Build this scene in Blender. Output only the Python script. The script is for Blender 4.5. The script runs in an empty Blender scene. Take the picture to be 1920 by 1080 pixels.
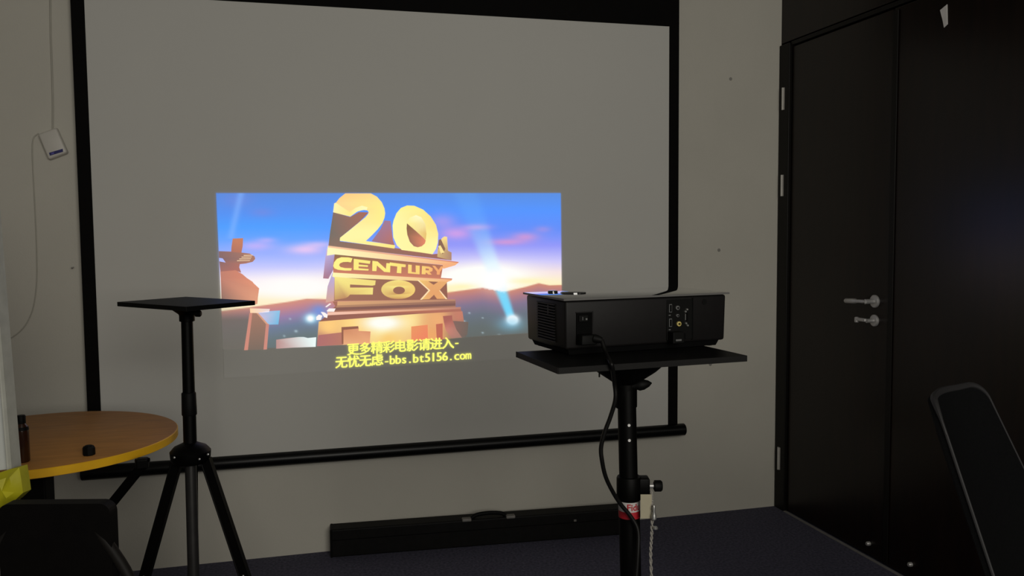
import bpy, bmesh, math, random
from mathutils import Vector, Matrix
from mathutils.geometry import tessellate_polygon
random.seed(7)
scn = bpy.context.scene
COL = scn.collection

# ------------------------------------------------------------------ camera
CAM = Vector((-2.2804, -3.6242, 1.35)); YAW, PITCH, ROLL, FPX = .2567, -.0655, -.0086, 1591.68
FW = Vector((math.sin(YAW)*math.cos(PITCH), math.cos(YAW)*math.cos(PITCH), math.sin(PITCH)))
r0 = Vector((math.cos(YAW), -math.sin(YAW), 0)); u0 = r0.cross(FW)
RT = math.cos(ROLL)*r0 + math.sin(ROLL)*u0
UP = -math.sin(ROLL)*r0 + math.cos(ROLL)*u0
cd = bpy.data.cameras.new('camera'); cam = bpy.data.objects.new('camera', cd); COL.objects.link(cam)
cd.sensor_width = 36; cd.lens = FPX/1920*36; cd.clip_start = .05
m = Matrix((RT, UP, -FW)).transposed().to_4x4(); m.translation = CAM
cam.matrix_world = m; scn.camera = cam

# ------------------------------------------------------------------ world, light, exposure
w = bpy.data.worlds.new('world'); scn.world = w; w.use_nodes = True
w.node_tree.nodes['Background'].inputs[0].default_value = (.55, .6, .7, 1)
w.node_tree.nodes['Background'].inputs[1].default_value = .05
def area(name, loc, rot, sx, sy, e, c):
    l = bpy.data.lights.new(name, 'AREA'); l.shape = 'RECTANGLE'; l.size = sx; l.size_y = sy; l.energy = e; l.color = c
    o = bpy.data.objects.new(name, l); COL.objects.link(o); o.location = loc; o.rotation_euler = rot; return o
# dim daylight coming in through the curtained window in the wall behind the camera
area('window_daylight', (-1.6, -5.22, 1.95), (math.radians(90), 0, 0), 2.0, 1.5, 60, (1, .965, .88))
vs = scn.view_settings
vs.view_transform = 'Standard'; vs.look = 'None'; vs.gamma = 1; vs.use_curve_mapping = False; vs.exposure = 0

# ------------------------------------------------------------------ pixel helpers (1920 x 1080 frame)
def ray(x, y): return FW + RT*((x-960)/FPX) + UP*((540-y)/FPX)
def onY(x, y, Y): d = ray(x, y); return CAM + d*((Y-CAM.y)/d.y)
def onX(x, y, X): d = ray(x, y); return CAM + d*((X-CAM.x)/d.x)
def onZ(x, y, Z): d = ray(x, y); return CAM + d*((Z-CAM.z)/d.z)
def dep(x, y, D): return CAM + ray(x, y)*D
def lin(c):
    def f(v):
        v /= 255.
        return v/12.92 if v <= .04045 else ((v+.055)/1.055)**2.4
    return tuple(f(v) for v in c[:3])

# ------------------------------------------------------------------ materials
def mat(name, c, rough=.6, metal=0., var=.08, scale=30., bump=0., bscale=200., spec=.5, stretch=None, coat=0.):
    M = bpy.data.materials.new(name); M.use_nodes = True; nt = M.node_tree; N = nt.nodes; L = nt.links
    b = N['Principled BSDF']; b.inputs['Roughness'].default_value = rough; b.inputs['Metallic'].default_value = metal
    b.inputs['Specular IOR Level'].default_value = spec; b.inputs['Coat Weight'].default_value = coat
    tc = N.new('ShaderNodeTexCoord'); src = tc.outputs['Object']
    if stretch:
        mp = N.new('ShaderNodeMapping'); mp.inputs['Scale'].default_value = stretch
        L.new(src, mp.inputs[0]); src = mp.outputs[0]
    n = N.new('ShaderNodeTexNoise'); n.inputs['Scale'].default_value = scale; n.inputs['Detail'].default_value = 4
    L.new(src, n.inputs['Vector'])
    r = N.new('ShaderNodeValToRGB'); L.new(n.outputs['Fac'], r.inputs[0])
    r.color_ramp.elements[0].position = .3; r.color_ramp.elements[1].position = .7
    r.color_ramp.elements[0].color = tuple(v*(1-var) for v in c)+(1,)
    r.color_ramp.elements[1].color = tuple(min(1, v*(1+var)) for v in c)+(1,)
    L.new(r.outputs[0], b.inputs['Base Color'])
    if bump:
        n2 = N.new('ShaderNodeTexNoise'); n2.inputs['Scale'].default_value = bscale; L.new(src, n2.inputs['Vector'])
        bp = N.new('ShaderNodeBump'); bp.inputs['Strength'].default_value = bump; bp.inputs['Distance'].default_value = .002
        L.new(n2.outputs['Fac'], bp.inputs['Height']); L.new(bp.outputs[0], b.inputs['Normal'])
    return M
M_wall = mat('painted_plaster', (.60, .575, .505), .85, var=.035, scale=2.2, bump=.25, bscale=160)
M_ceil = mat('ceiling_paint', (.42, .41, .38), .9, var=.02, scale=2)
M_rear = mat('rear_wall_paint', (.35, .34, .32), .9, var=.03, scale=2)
M_screen = mat('matte_screen_vinyl', (.635, .625, .585), .8, var=.015, scale=1.6)
M_mask = mat('black_screen_mask', (.003, .0025, .0022), .75, var=.2, spec=.1)
M_bar = mat('black_lacquered_bar', (.0025, .0025, .0025), .35, var=.2, spec=.25)
M_carpet = mat('navy_carpet', (.085, .083, .118), .95, var=.35, scale=90, bump=.6, bscale=500, spec=.1)
M_wood = mat('dark_espresso_door', (.0065, .0024, .0011), .30, var=.45, scale=5, spec=.32, stretch=(6, 6, .7))
M_jamb = mat('dark_door_jamb', (.004, .003, .002), .5, var=.3, scale=6, spec=.2, stretch=(6, 6, .7))
M_steel = mat('brushed_steel', (.55, .54, .53), .45, metal=.6, var=.05, scale=80)
M_hinge = mat('pale_hinge_metal', (.55, .53, .49), .5, metal=.3, var=.05)
M_strip = mat('threshold_strip_metal', (.26, .25, .24), .5, metal=.2, var=.1)
M_black = mat('black_powder_coat', (.0012, .0011, .0009), .5, var=.2, scale=60, bump=.1, bscale=900, spec=.1)
M_tray = mat('black_tray_laminate', (.002, .002, .0018), .55, var=.2, spec=.15)
M_edge = mat('tray_edge_band', (.009, .0085, .008), .6, var=.1, spec=.2)
M_proj = mat('projector_black_plastic', (.0068, .0060, .0060), .5, var=.12, scale=120, bump=.1, bscale=1500, spec=.24)
M_gloss = mat('projector_gloss_lid', (.02, .02, .02), .06, var=.05, spec=1.0, coat=1.0)
M_void = mat('vent_dark', (.002, .002, .002), .9, var=.1, spec=.1)
M_rubber = mat('black_rubber', (.0025, .0025, .0023), .6, var=.15, spec=.15)
M_cord = mat('black_cable_jacket', (.005, .0047, .0042), .45, var=.15, spec=.25)
M_yel = mat('yellow_plug_ring', (.62, .50, .16), .5, var=.05)
M_tin = mat('tin_connector', (.5, .5, .48), .35, metal=.8, var=.05)
M_grey = mat('grey_print', (.12, .12, .12), .6, var=.05)
M_red = mat('red_sticker', (.42, .012, .022), .5, var=.06)
M_white = mat('white_sticker', (.55, .52, .5), .6, var=.03)
M_tag = mat('cream_paper_tag', (.42, .38, .27), .8, var=.05)
M_cordw = mat('pale_twisted_cord', (.30, .28, .25), .8, var=.3, scale=300)
M_table = mat('ochre_table_laminate', (.47, .215, .055), .5, spec=.2, var=.12, scale=9, stretch=(1, 5, 1))
M_tedge = mat('yellow_table_edge', (.95, .50, .018), .5, var=.1, scale=12, spec=.2)
M_amber = mat('dark_amber_bottle', (.035, .012, .005), .2, var=.2)
M_board = mat('white_board_face', (.66, .68, .65), .6, var=.02, scale=3)
M_bedge = mat('grey_board_edge', (.46, .46, .41), .6, var=.08)
M_bag = mat('yellow_green_plastic', (.50, .46, .012), .45, var=.18, scale=14)
M_seatb = mat('dark_brown_vinyl', (.0032, .0026, .0022), .6, var=.2, scale=40, spec=.12)
M_tube = mat('dark_chair_tube', (.0085, .0072, .006), .6, spec=.2, metal=.0, var=.1)
M_mesh = mat('charcoal_mesh_fabric', (.0040, .0041, .0045), .8, var=.25, scale=300, bump=.4, bscale=900, spec=.1)
M_rim = mat('grey_chair_piping', (.021, .020, .021), .6, var=.1)
M_case = mat('black_carry_case', (.0045, .0042, .0038), .6, var=.25, scale=30, bump=.2, bscale=400, spec=.15)
M_scuff = mat('scuffed_case_metal', (.20, .19, .175), .6, metal=.3, var=.2)
M_router = mat('white_router_plastic', (.66, .63, .57), .45, var=.02)
M_rlabel = mat('navy_label_print', (.02, .02, .16), .5, var=.1)
M_wire = mat('painted_wire', (.47, .45, .39), .7, var=.04)
M_scrap = mat('white_paper_scrap', (.8, .78, .75), .8, var=.05)
M_plug = mat('grey_wall_mark', (.30, .29, .26), .8, var=.1)
M_glass = mat('window_blind_cloth', (.5, .49, .46), .8, var=.03)
M_lens = mat('lens_glass', (.01, .01, .02), .05, var=.05)

# projected picture: light falling on the matte screen, colour per vertex
M_pic = bpy.data.materials.new('projected_light'); M_pic.use_nodes = True
nt = M_pic.node_tree; b = nt.nodes['Principled BSDF']; b.inputs['Roughness'].default_value = .8
b.inputs['Base Color'].default_value = (.30, .295, .276, 1)
at = nt.nodes.new('ShaderNodeAttribute'); at.attribute_name = 'light'
nt.links.new(at.outputs['Color'], b.inputs['Emission Color']); b.inputs['Emission Strength'].default_value = 1.0

# ------------------------------------------------------------------ object helpers
ORG = {}
def tag(o, label=None, cat=None, group=None, kind=None):
    if label: o['label'] = label
    if cat: o['category'] = cat
    if group: o['group'] = group
    if kind: o['kind'] = kind
    return o
def empty(name, loc, label=None, cat=None, group=None, kind=None):
    o = bpy.data.objects.new(name, None); COL.objects.link(o); o.location = loc; o.empty_display_size = .05
    ORG[o.name] = Vector(loc); return tag(o, label, cat, group, kind)
def obj(name, bm, material, parent=None, smooth=False, origin=None):
    """link a bmesh (world coordinates) as one mesh object"""
    if parent is not None: org = ORG[parent.name]
    else:
        org = Vector(origin) if origin is not None else Vector((0, 0, 0))
    bmesh.ops.translate(bm, verts=bm.verts, vec=-org)
    bmesh.ops.recalc_face_normals(bm, faces=bm.faces)
    me = bpy.data.meshes.new(name); bm.to_mesh(me); bm.free()
    for p in me.polygons: p.use_smooth = smooth
    if smooth and hasattr(me, 'set_sharp_from_angle'): me.set_sharp_from_angle(angle=math.radians(40))
    me.materials.append(material)
    o = bpy.data.objects.new(name, me); COL.objects.link(o)
    ORG[o.name] = org
    if parent is not None: o.parent = parent
    else: o.location = org
    return o
Z = Vector((0, 0, 1))
def box(bm, c, d, ax=None, bev=0.):
    """box, centre c, full dims d, axes ax"""
    c = Vector(c); ax = ax or (Vector((1, 0, 0)), Vector((0, 1, 0)), Z)
    r = bmesh.ops.create_cube(bm, size=1.0); vs_ = r['verts']
    for v in vs_:
        p = v.co.copy(); v.co = c + ax[0]*(p.x*d[0]) + ax[1]*(p.y*d[1]) + ax[2]*(p.z*d[2])
    if bev:
        es = list({e for v in vs_ for e in v.link_edges})
        bmesh.ops.bevel(bm, geom=es, offset=bev, segments=2, profile=.5, affect='EDGES')
    return bm
def bx(c, d, ax=None, bev=0.): return box(bmesh.new(), c, d, ax, bev)
def b2(x0, x1, y0, y1, z0, z1, bev=0.): return bx(((x0+x1)/2, (y0+y1)/2, (z0+z1)/2), (x1-x0, y1-y0, z1-z0), None, bev)
def frame_of(d):
    d = d.normalized(); a = Vector((0, 0, 1)) if abs(d.z) < .9 else Vector((1, 0, 0))
    s = d.cross(a).normalized(); return s, d.cross(s).normalized()
def tube(bm, pts, rad, n=12, cap=True):
    pts = [Vector(p) for p in pts]; rads = rad if isinstance(rad, (list, tuple)) else [rad]*len(pts)
    rings = []; s = None
    for i, p in enumerate(pts):
        d = (pts[min(i+1, len(pts)-1)] - pts[max(i-1, 0)]).normalized()
        if s is None: s, t = frame_of(d)
        else:
            s = (s - d*s.dot(d)).normalized(); t = d.cross(s)
        rings.append([bm.verts.new(p + (s*math.cos(2*math.pi*k/n) + t*math.sin(2*math.pi*k/n))*rads[i]) for k in range(n)])
    for a, b_ in zip(rings, rings[1:]):
        for k in range(n): bm.faces.new((a[k], a[(k+1) % n], b_[(k+1) % n], b_[k]))
    if cap: bm.faces.new(rings[0][::-1]); bm.faces.new(rings[-1])
    return bm
def tb(pts, rad, n=12): return tube(bmesh.new(), pts, rad, n)
def spline(pts, n=8):
    pts = [Vector(p) for p in pts]; P = [pts[0]*2-pts[1]] + pts + [pts[-1]*2-pts[-2]]; out = []
    for i in range(1, len(P)-2):
        a, b_, c, d = P[i-1:i+3]
        for k in range(n):
            t = k/n
            out.append(.5*((2*b_)+(c-a)*t+(2*a-5*b_+4*c-d)*t*t+(3*b_-a-3*c+d)*t**3))
    return out + [pts[-1]]
def lathe(prof, base, axis=Z, n=24):
    """profile [(radius, height)] around axis from base"""
    axis = axis.normalized()
    return tb([Vector(base)+axis*h for r, h in prof], [max(r, 1e-4) for r, h in prof], n) if False else _lathe(prof, Vector(base), axis, n)
def _lathe(prof, base, axis, n):
    bm = bmesh.new(); s, t = frame_of(axis); rings = []
    for r, h in prof:
        rings.append([bm.verts.new(base+axis*h+(s*math.cos(2*math.pi*k/n)+t*math.sin(2*math.pi*k/n))*max(r, 1e-4)) for k in range(n)])
    for a, b_ in zip(rings, rings[1:]):
        for k in range(n): bm.faces.new((a[k], a[(k+1) % n], b_[(k+1) % n], b_[k]))
    bm.faces.new(rings[0][::-1]); bm.faces.new(rings[-1]); return bm
def prism(loop, vec):
    """extrude a planar world loop by vec"""
    bm = bmesh.new(); loop = [Vector(p) for p in loop]; vec = Vector(vec)
    a = [bm.verts.new(p) for p in loop]; c = [bm.verts.new(p+vec) for p in loop]; n = len(a)
    bm.faces.new(a[::-1]); bm.faces.new(c)
    for k in range(n): bm.faces.new((a[k], a[(k+1) % n], c[(k+1) % n], c[k]))
    return bm
def join(*bms):
    out = bms[0]
    for b_ in bms[1:]:
        me = bpy.data.meshes.new('tmp'); b_.to_mesh(me); b_.free(); out.from_mesh(me); bpy.data.meshes.remove(me)
    return out
def text_mesh(ch, offset=0.):
    cu = bpy.data.curves.new('glyph', 'FONT'); cu.body = ch; cu.offset = offset; cu.resolution_u = 3
    o = bpy.data.objects.new('glyph', cu); COL.objects.link(o)
    bpy.context.view_layer.update()
    me = bpy.data.meshes.new_from_object(o.evaluated_get(bpy.context.evaluated_depsgraph_get()))
    V = [v.co.copy() for v in me.vertices]; F = [tuple(p.vertices) for p in me.polygons]
    bpy.data.objects.remove(o); bpy.data.curves.remove(cu); bpy.data.meshes.remove(me)
    return V, F

# ================================================================== SETTING
XL, YR, HC = -5.2, -5.3, 3.0
tag(obj('floor', b2(XL, .12, YR, .12, -.1, 0), M_carpet), 'dark navy blue carpet floor', kind='structure')
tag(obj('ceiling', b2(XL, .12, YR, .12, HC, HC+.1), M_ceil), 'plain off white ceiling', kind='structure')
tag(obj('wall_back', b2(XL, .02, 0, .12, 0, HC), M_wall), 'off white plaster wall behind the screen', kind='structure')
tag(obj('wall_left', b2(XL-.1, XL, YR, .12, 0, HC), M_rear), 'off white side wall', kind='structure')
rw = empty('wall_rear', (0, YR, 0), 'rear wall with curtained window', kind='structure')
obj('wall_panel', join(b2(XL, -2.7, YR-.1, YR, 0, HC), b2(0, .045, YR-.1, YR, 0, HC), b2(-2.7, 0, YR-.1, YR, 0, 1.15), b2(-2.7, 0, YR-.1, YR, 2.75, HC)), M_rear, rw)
wd = empty('window_1', (-1.35, YR, 1.15), 'window with drawn cloth blind', kind='structure')
obj('blind', b2(-2.7, 0, YR-.06, YR-.05, 1.15, 2.75), M_glass, wd)
obj('window_frame', join(b2(-2.7, -2.64, YR-.05, YR+.01, 1.15, 2.75), b2(-.06, 0, YR-.05, YR+.01, 1.15, 2.75), b2(-2.64, -.06, YR-.05, YR+.01, 1.15, 1.21), b2(-2.64, -.06, YR-.05, YR+.01, 2.69, 2.75)), M_white, wd)

# right wall: dark timber with a two-leaf door
DTOP, DJ, DS, DE = 2.198, -.088, -.775, -1.47
tag(obj('wall_right', join(b2(.045, .12, YR, .12, 0, HC), b2(0, .045, DJ+.085, 0, 0, HC), b2(0, .045, YR, DE-.09, 0, HC)), M_wood), 'dark brown timber clad wall holding the door', kind='structure')
tr = empty('trim_1', (0, DJ, 0), 'dark timber door frame', kind='structure')
obj('jamb', b2(-.012, .045, DJ+.003, DJ+.085, 0, DTOP+.02, .003), M_jamb, tr)
obj('jamb', b2(-.012, .045, DE-.088, DE-.003, 0, DTOP+.02, .003), M_jamb, tr)
obj('transom_panel', b2(.0, .045, DE-.088, DJ+.085, DTOP+.03, HC, .002), M_wood, tr)
obj('head_rail', b2(-.004, .045, DE-.003, DJ+.003, DTOP+.006, DTOP+.024, .003), M_jamb, tr)
d1 = empty('door_1', (0, DS, 0), 'dark brown door leaf with steel lever handle', kind='structure')
leaf1 = obj('door_leaf', b2(.002, .042, DS+.003, DJ-.002, .012, DTOP, .003), M_wood, d1)
for (ta, tbm) in ((2.017, 1.914), (1.61, 1.51), (.303, .194)):
    h = obj('hinge', tb([(-.016, -.040, tbm), (-.016, -.040, ta)], .0052, 10), M_hinge, d1, True)
    obj('hinge_plate', b2(-.0135, -.0115, -.05, -.03, tbm, ta), M_hinge, h)
lv = obj('door_handle', lathe([(.026, 0), (.026, .006), (.023, .009), (.010, .010), (.010, .048)], (.002, -.697, 1.06), Vector((-1, 0, 0))), M_steel, d1, True)
obj('lever', tb([(-.048, -.700, 1.06), (-.050, -.690, 1.06), (-.050, -.66, 1.059), (-.050, -.650, 1.058), (-.050, -.642, 1.058), (-.050, -.582, 1.055), (-.050, -.576, 1.055)], [.006, .0075, .0075, .0075, .0105, .0105, .007], 12), M_steel, lv, True)
th = obj('thumb_turn_rose', lathe([(.024, 0), (.024, .006), (.021, .009), (.009, .010), (.008, .04)], (.002, -.697, .982), Vector((-1, 0, 0))), M_steel, d1, True)
obj('thumb_turn', bx((-.045, -.676, .985), (.014, .055, .014), None, .004), M_steel, th)
obj('thumb_knob', bx((-.045, -.646, .982), (.016, .016, .024), None, .005), M_steel, th)
d2 = empty('door_2', (0, DE, 0), 'dark brown second door leaf beside the handle leaf', kind='structure')
obj('door_leaf', b2(.0, .04, DE+.002, DS-.003, .012, DTOP, .003), M_wood, d2)
obj('meeting_strip', b2(-.006, .0, DS-.03, DS-.004, .02, DTOP-.01, .002), M_jamb, d2)
for dd, y, z in ((d1, -.692, .06), (d2, -.936, .066)):
    s = obj('door_bolt', lathe([(.009, 0), (.009, .012), (.006, .016)], (.001, y, z), Vector((-1, 0, 0)), 12), M_steel, dd, True)
tag(obj('trim_2', b2(-.014, .001, DE-.09, -.085, 0, .004, .001), M_strip), 'thin metal threshold strip along the door foot', kind='structure')
sc_ = onX(1770, 33, -.0); y0, z0 = sc_.y, sc_.z
tag(obj('paper_scrap', prism([(-.001, y0+.017, z0+.030), (-.001, y0-.016, z0+.042), (-.001, y0-.020, z0-.028), (-.001, y0-.004, z0-.036), (-.001, y0+.003, z0-.010)], (-.002, 0, 0)), M_scrap), 'torn white paper scrap stuck high on the dark door', 'scrap')

# ================================================================== PROJECTION SCREEN
YS = -.05
SXL, SXR, SZT, SZB = -3.004, -.6009, 2.2658, .457
OXL, OXR = -3.052, -.553
def wav(x, z):      # soft wrinkles in the hanging fabric near its left side
    k = max(0., min(1., (-2.42-x)/.35)); low = max(0., min(1., (1.9-z)/1.2))
    return .0045*k*low*(math.sin((x+3.0)*17.)+.6*math.sin((x+3.0)*29.+1.+z*.8))
ps = empty('projection_screen', ((SXL+SXR)/2, YS, SZB), 'large white pull-down projection screen with black borders', 'screen')
bm = bmesh.new(); NX, NZ = 96, 24; g = []
for j in range(NZ+1):
    g.append([bm.verts.new((x_ := SXL+(SXR-SXL)*i/NX, YS+wav(x_, z_ := SZB-.005+(SZT-SZB+.01)*j/NZ), z_)) for i in range(NX+1)])
for j in range(NZ):
    for i in range(NX): bm.faces.new((g[j][i], g[j][i+1], g[j+1][i+1], g[j+1][i]))
obj('screen_fabric', bm, M_screen, ps, True)
obj('side_border', b2(OXL, SXL, YS-.0012, YS+.0005, SZB-.02, SZT+.001), M_mask, ps)
obj('side_border', b2(SXR, OXR, YS-.0012, YS+.0005, SZB-.02, SZT+.001), M_mask, ps)
obj('top_border', b2(OXL, OXR, YS-.0012, YS+.0005, SZT+.001, 2.72), M_mask, ps)
obj('roller_case', b2(OXL-.08, OXR+.08, -.10, -.012, 2.70, 2.79, .012), M_bar, ps)
obj('bottom_bar', tb([(OXL-.031, YS, .427), (OXL-.028, YS, .427), (OXR+.033, YS, .427), (OXR+.036, YS, .427)], [.025, .028, .028, .025], 20), M_bar, ps, True)

# ------------------------------------------------------------------ projected picture (light on the screen)
AMB = tuple(v*.47 for v in lin((106, 104, 97)))
def emit(c):
    l = lin(c); return tuple(max(0., a-b_)*1.0 for a, b_ in zip(l, AMB))+(1,)
LAYER = [0]
def sp(px, py, lay):
    p = onY(px, py, YS-.0022-.00035*lay); p.y += wav(p.x, p.z)*.0; return p
pp = empty('projected_picture', (-1.85, YS, .85), 'bright projected film picture with golden lettering on the screen', 'projection')
def lightmesh(name, verts, faces, cols, parent=None, lay=0):
    parent = parent or pp
    org = ORG[parent.name]
    me = bpy.data.meshes.new(name); me.from_pydata([tuple(sp(x, y, lay)-org) for x, y in verts], [], faces)
    ca = me.color_attributes.new('light', 'FLOAT_COLOR', 'POINT')
    flat = []
    for c in cols: flat += list(emit(c))
    ca.data.foreach_set('color', flat); me.materials.append(M_pic)
    o = bpy.data.objects.new(name, me); COL.objects.link(o); ORG[o.name] = org; o.parent = parent
    return o
def idw(pts, x, y):
    sw = 0; acc = [0, 0, 0]
    for px, py, c in pts:
        d = (px-x)**2+(py-y)**2+4; k = 1/d**1.2; sw += k
        for i in range(3): acc[i] += k*c[i]
    return tuple(a/sw for a in acc)
def poly(name, loops, col, lay, parent=None):
    """flat light shape; loops[0] outline, others holes, pixel coords; col: rgb or [(x,y,rgb)] anchors"""
    if not isinstance(loops[0][0], (tuple, list)): loops = [loops]
    V = [p for l in loops for p in l]
    F = tessellate_polygon([[Vector((x, y, 0)) for x, y in l] for l in loops])
    C = [idw(col, x, y) if isinstance(col, list) else col for x, y in V]
    return lightmesh(name, V, [tuple(f) for f in F], C, parent, lay)
def mix(a, b_, t): t = max(0., min(1., t)); return tuple(p+(q-p)*t for p, q in zip(a, b_))
def ramp(stops, v):
    if v <= stops[0][0]: return stops[0][1]
    for (a, ca), (b_, cb) in zip(stops, stops[1:]):
        if v <= b_: return mix(ca, cb, (v-a)/(b_-a))
    return stops[-1][1]
def ga(x, y, cx, cy, sx, sy): return math.exp(-((x-cx)/sx)**2-((y-cy)/sy)**2)
def bot(x): return ramp([(418, (656,)), (592, (651,)), (871, (633,)), (1056, (621,))], x)[0]
HL = [(404, (585,)), (490, (573,)), (540, (566,)), (575, (560,)), (620, (561,)), (835, (549,)), (885, (542,)), (905, (539,)), (930, (543,)), (945, (547,)), (985, (538,)), (1010, (531,)), (1030, (535,)), (1060, (534,))]
def seg(x, y, x0_, y0_, x1_, y1_):
    dx, dy = x1_-x0_, y1_-y0_; t = ((x-x0_)*dx+(y-y0_)*dy)/(dx*dx+dy*dy)
    d = abs((x-x0_)*dy-(y-y0_)*dx)/math.hypot(dx, dy); return t, d
def sky(x, y):
    hy = ramp(HL, x)[0]
    L_ = ramp([(362, (88, 138, 222)), (400, (84, 146, 244)), (425, (78, 158, 255)), (450, (104, 164, 255)), (475, (152, 176, 255)), (500, (196, 200, 255)), (525, (250, 238, 246)), (545, (255, 250, 244)), (562, (255, 240, 200))], y)
    R_ = ramp([(362, (88, 142, 226)), (395, (82, 148, 255)), (430, (98, 142, 250)), (460, (146, 152, 250)), (490, (206, 200, 250)), (510, (246, 226, 226)), (530, (255, 240, 200)), (548, (255, 232, 150))], y)
    c = mix(L_, R_, (x-560)/260)
    c = mix(c, (206, 180, 250), .75*ga(x, y, 480, 461, 34, 9)+.5*ga(x, y, 500, 450, 18, 5))
    c = mix(c, (236, 200, 244), .9*ga(x, y, 572, 468, 34, 9)+.5*ga(x, y, 600, 458, 30, 6))
    c = mix(c, (118, 138, 222), .6*ga(x, y, 492, 398, 22, 8)+.5*ga(x, y, 445, 375, 30, 14))
    c = mix(c, (216, 160, 232), .85*ga(x, y, 856, 438, 32, 12)+.8*ga(x, y, 895, 426, 24, 6)+.5*ga(x, y, 830, 415, 25, 14))
    c = mix(c, (212, 152, 214), .85*ga(x, y, 950, 454, 34, 6)+.8*ga(x, y, 985, 444, 24, 8)+.4*ga(x, y, 1018, 430, 16, 6))
    c = mix(c, (255, 255, 250), 1.4*ga(x, y, 925, 520, 78, 25)+1.0*ga(x, y, 880, 524, 60, 20))
    c = mix(c, (255, 253, 250), 1.3*ga(x, y, 558, 538, 78, 20))
    c = mix(c, (255, 244, 178), .8*ga(x, y, 865, 538, 36, 7)+.7*ga(x, y, 985, 527, 50, 7))
    if y > hy-1:     # hills and city
        k = (y-hy)/90.
        q = ramp([(0, (214, 146, 126)), (.12, (196, 134, 140)), (.3, (152, 128, 168)), (.5, (112, 126, 152)), (.75, (106, 120, 124)), (1.1, (106, 112, 110))], k)
        if x > 700: q = ramp([(0, (210, 138, 116)), (.14, (178, 126, 134)), (.32, (134, 120, 146)), (.55, (110, 118, 130)), (.8, (106, 114, 114)), (1.1, (106, 110, 106))], k)
        q = mix(q, (100, 150, 236), .7*ga(x, y, 598, 582, 16, 12))
        q = mix(q, (150, 226, 255), 1.0*ga(x, y, 583, 597, 13, 9)); q = mix(q, (255, 255, 255), 1.3*ga(x, y, 582, 597, 7, 6))
        c = mix(c, q, (y-hy+1)/2.)
    # searchlight beams
    t, d = seg(x, y, 434, 440, 452, 362)
    if y < 447: c = mix(c, (128, 178, 255), .62*math.exp(-(d/6.5)**2))
    t, d = seg(x, y, 961, 603, 873, 362)
    if t > 0: 
        wdt = 7+16*t; kk = ramp([(0, (1,)), (.25, (.95,)), (.42, (.9,)), (.6, (.55,)), (.75, (.3,)), (1, (.2,))], t)[0]
        c = mix(c, (120, 218, 255) if y > hy else mix((222, 246, 255), (110, 184, 255), (t-.45)/.35), kk*math.exp(-(d/wdt)**4))
    c = mix(c, (255, 255, 255), 1.5*ga(x, y, 928, 526, 26, 22)*(1 if y < hy+2 else .25))
    c = mix(c, (255, 255, 255), 2.2*ga(x, y, 961, 600, 10, 8)); c = mix(c, (130, 205, 240), .55*ga(x, y, 958, 608, 24, 13))
    for (lx, ly, s) in ((880, 587, 2), (870, 603, 3), (905, 624, 2), (936, 629, 3), (544, 598, 2), (533, 630, 2), (555, 621, 3), (905, 596, 1.6)):
        c = mix(c, (190, 215, 225), .8*ga(x, y, lx, ly, s, s*.7))
    if x < 500 and y > 575: c = mix(c, (112, 106, 98), ramp([(575, (0,)), (600, (.9,))], y)[0]*ramp([(470, (1,)), (500, (0,))], x)[0])
    e = min((x-ramp([(361, (404,)), (656, (418,))], y)[0]), ramp([(361, (1052.5,)), (630, (1055,))], y)[0]-x, y-361, bot(x)-y)
    return mix((108, 106, 99), c, e/1.6)
GX, GY = 326, 148; V = []; C = []
for j in range(GY+1):
    for i in range(GX+1):
        s, t = i/GX, j/GY
        xt = 404+648.5*s; xb = 417.5+637.5*s; yb = bot(xb)
        x_, y_ = xt+(xb-xt)*t, 361+(yb-361)*t
        V.append((x_, y_)); C.append(sky(x_, y_))
F = [(j*(GX+1)+i, j*(GX+1)+i+1, (j+1)*(GX+1)+i+1, (j+1)*(GX+1)+i) for j in range(GY) for i in range(GX)]
lightmesh('sky_and_hills', V, F, C)
Z1 = lambda l: [(380+x/5.333, 340+y/5.333) for x, y in l]
Z2 = lambda l: [(580+x/6, 350+y/6) for x, y in l]
Z3 = lambda l: [(580+x/5.4, 500+y/5.4) for x, y in l]
Z4 = lambda l: [(380+x/6.75, 520+y/6.75) for x, y in l]
def anc(zf, l): return [(*zf([(x, y)])[0], c) for x, y, c in l]
def ell(cx, cy, rx, ry, n=28, rot=0.):
    return [(cx+rx*math.cos(a)*math.cos(rot)-ry*math.sin(a)*math.sin(rot), cy+rx*math.cos(a)*math.sin(rot)+ry*math.sin(a)*math.cos(rot)) for a in [2*math.pi*k/n for k in range(n)]]
# faint black-level light of the letterbox bars above and below the film
M_box = mat('letterbox_light', (.635, .625, .585), .8, var=.015, scale=1.6)
bb = M_box.node_tree.nodes['Principled BSDF']; bb.inputs['Emission Color'].default_value = (1, 1, 1, 1); bb.inputs['Emission Strength'].default_value = .007
for q in ([(419, 656), (592, 651), (871, 633), (1056, 621), (1057, 667), (420, 709)],):
    o = poly('letterbox_bar', q, (0, 0, 0), -2); o.data.materials.clear(); o.data.materials.append(M_box)
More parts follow.
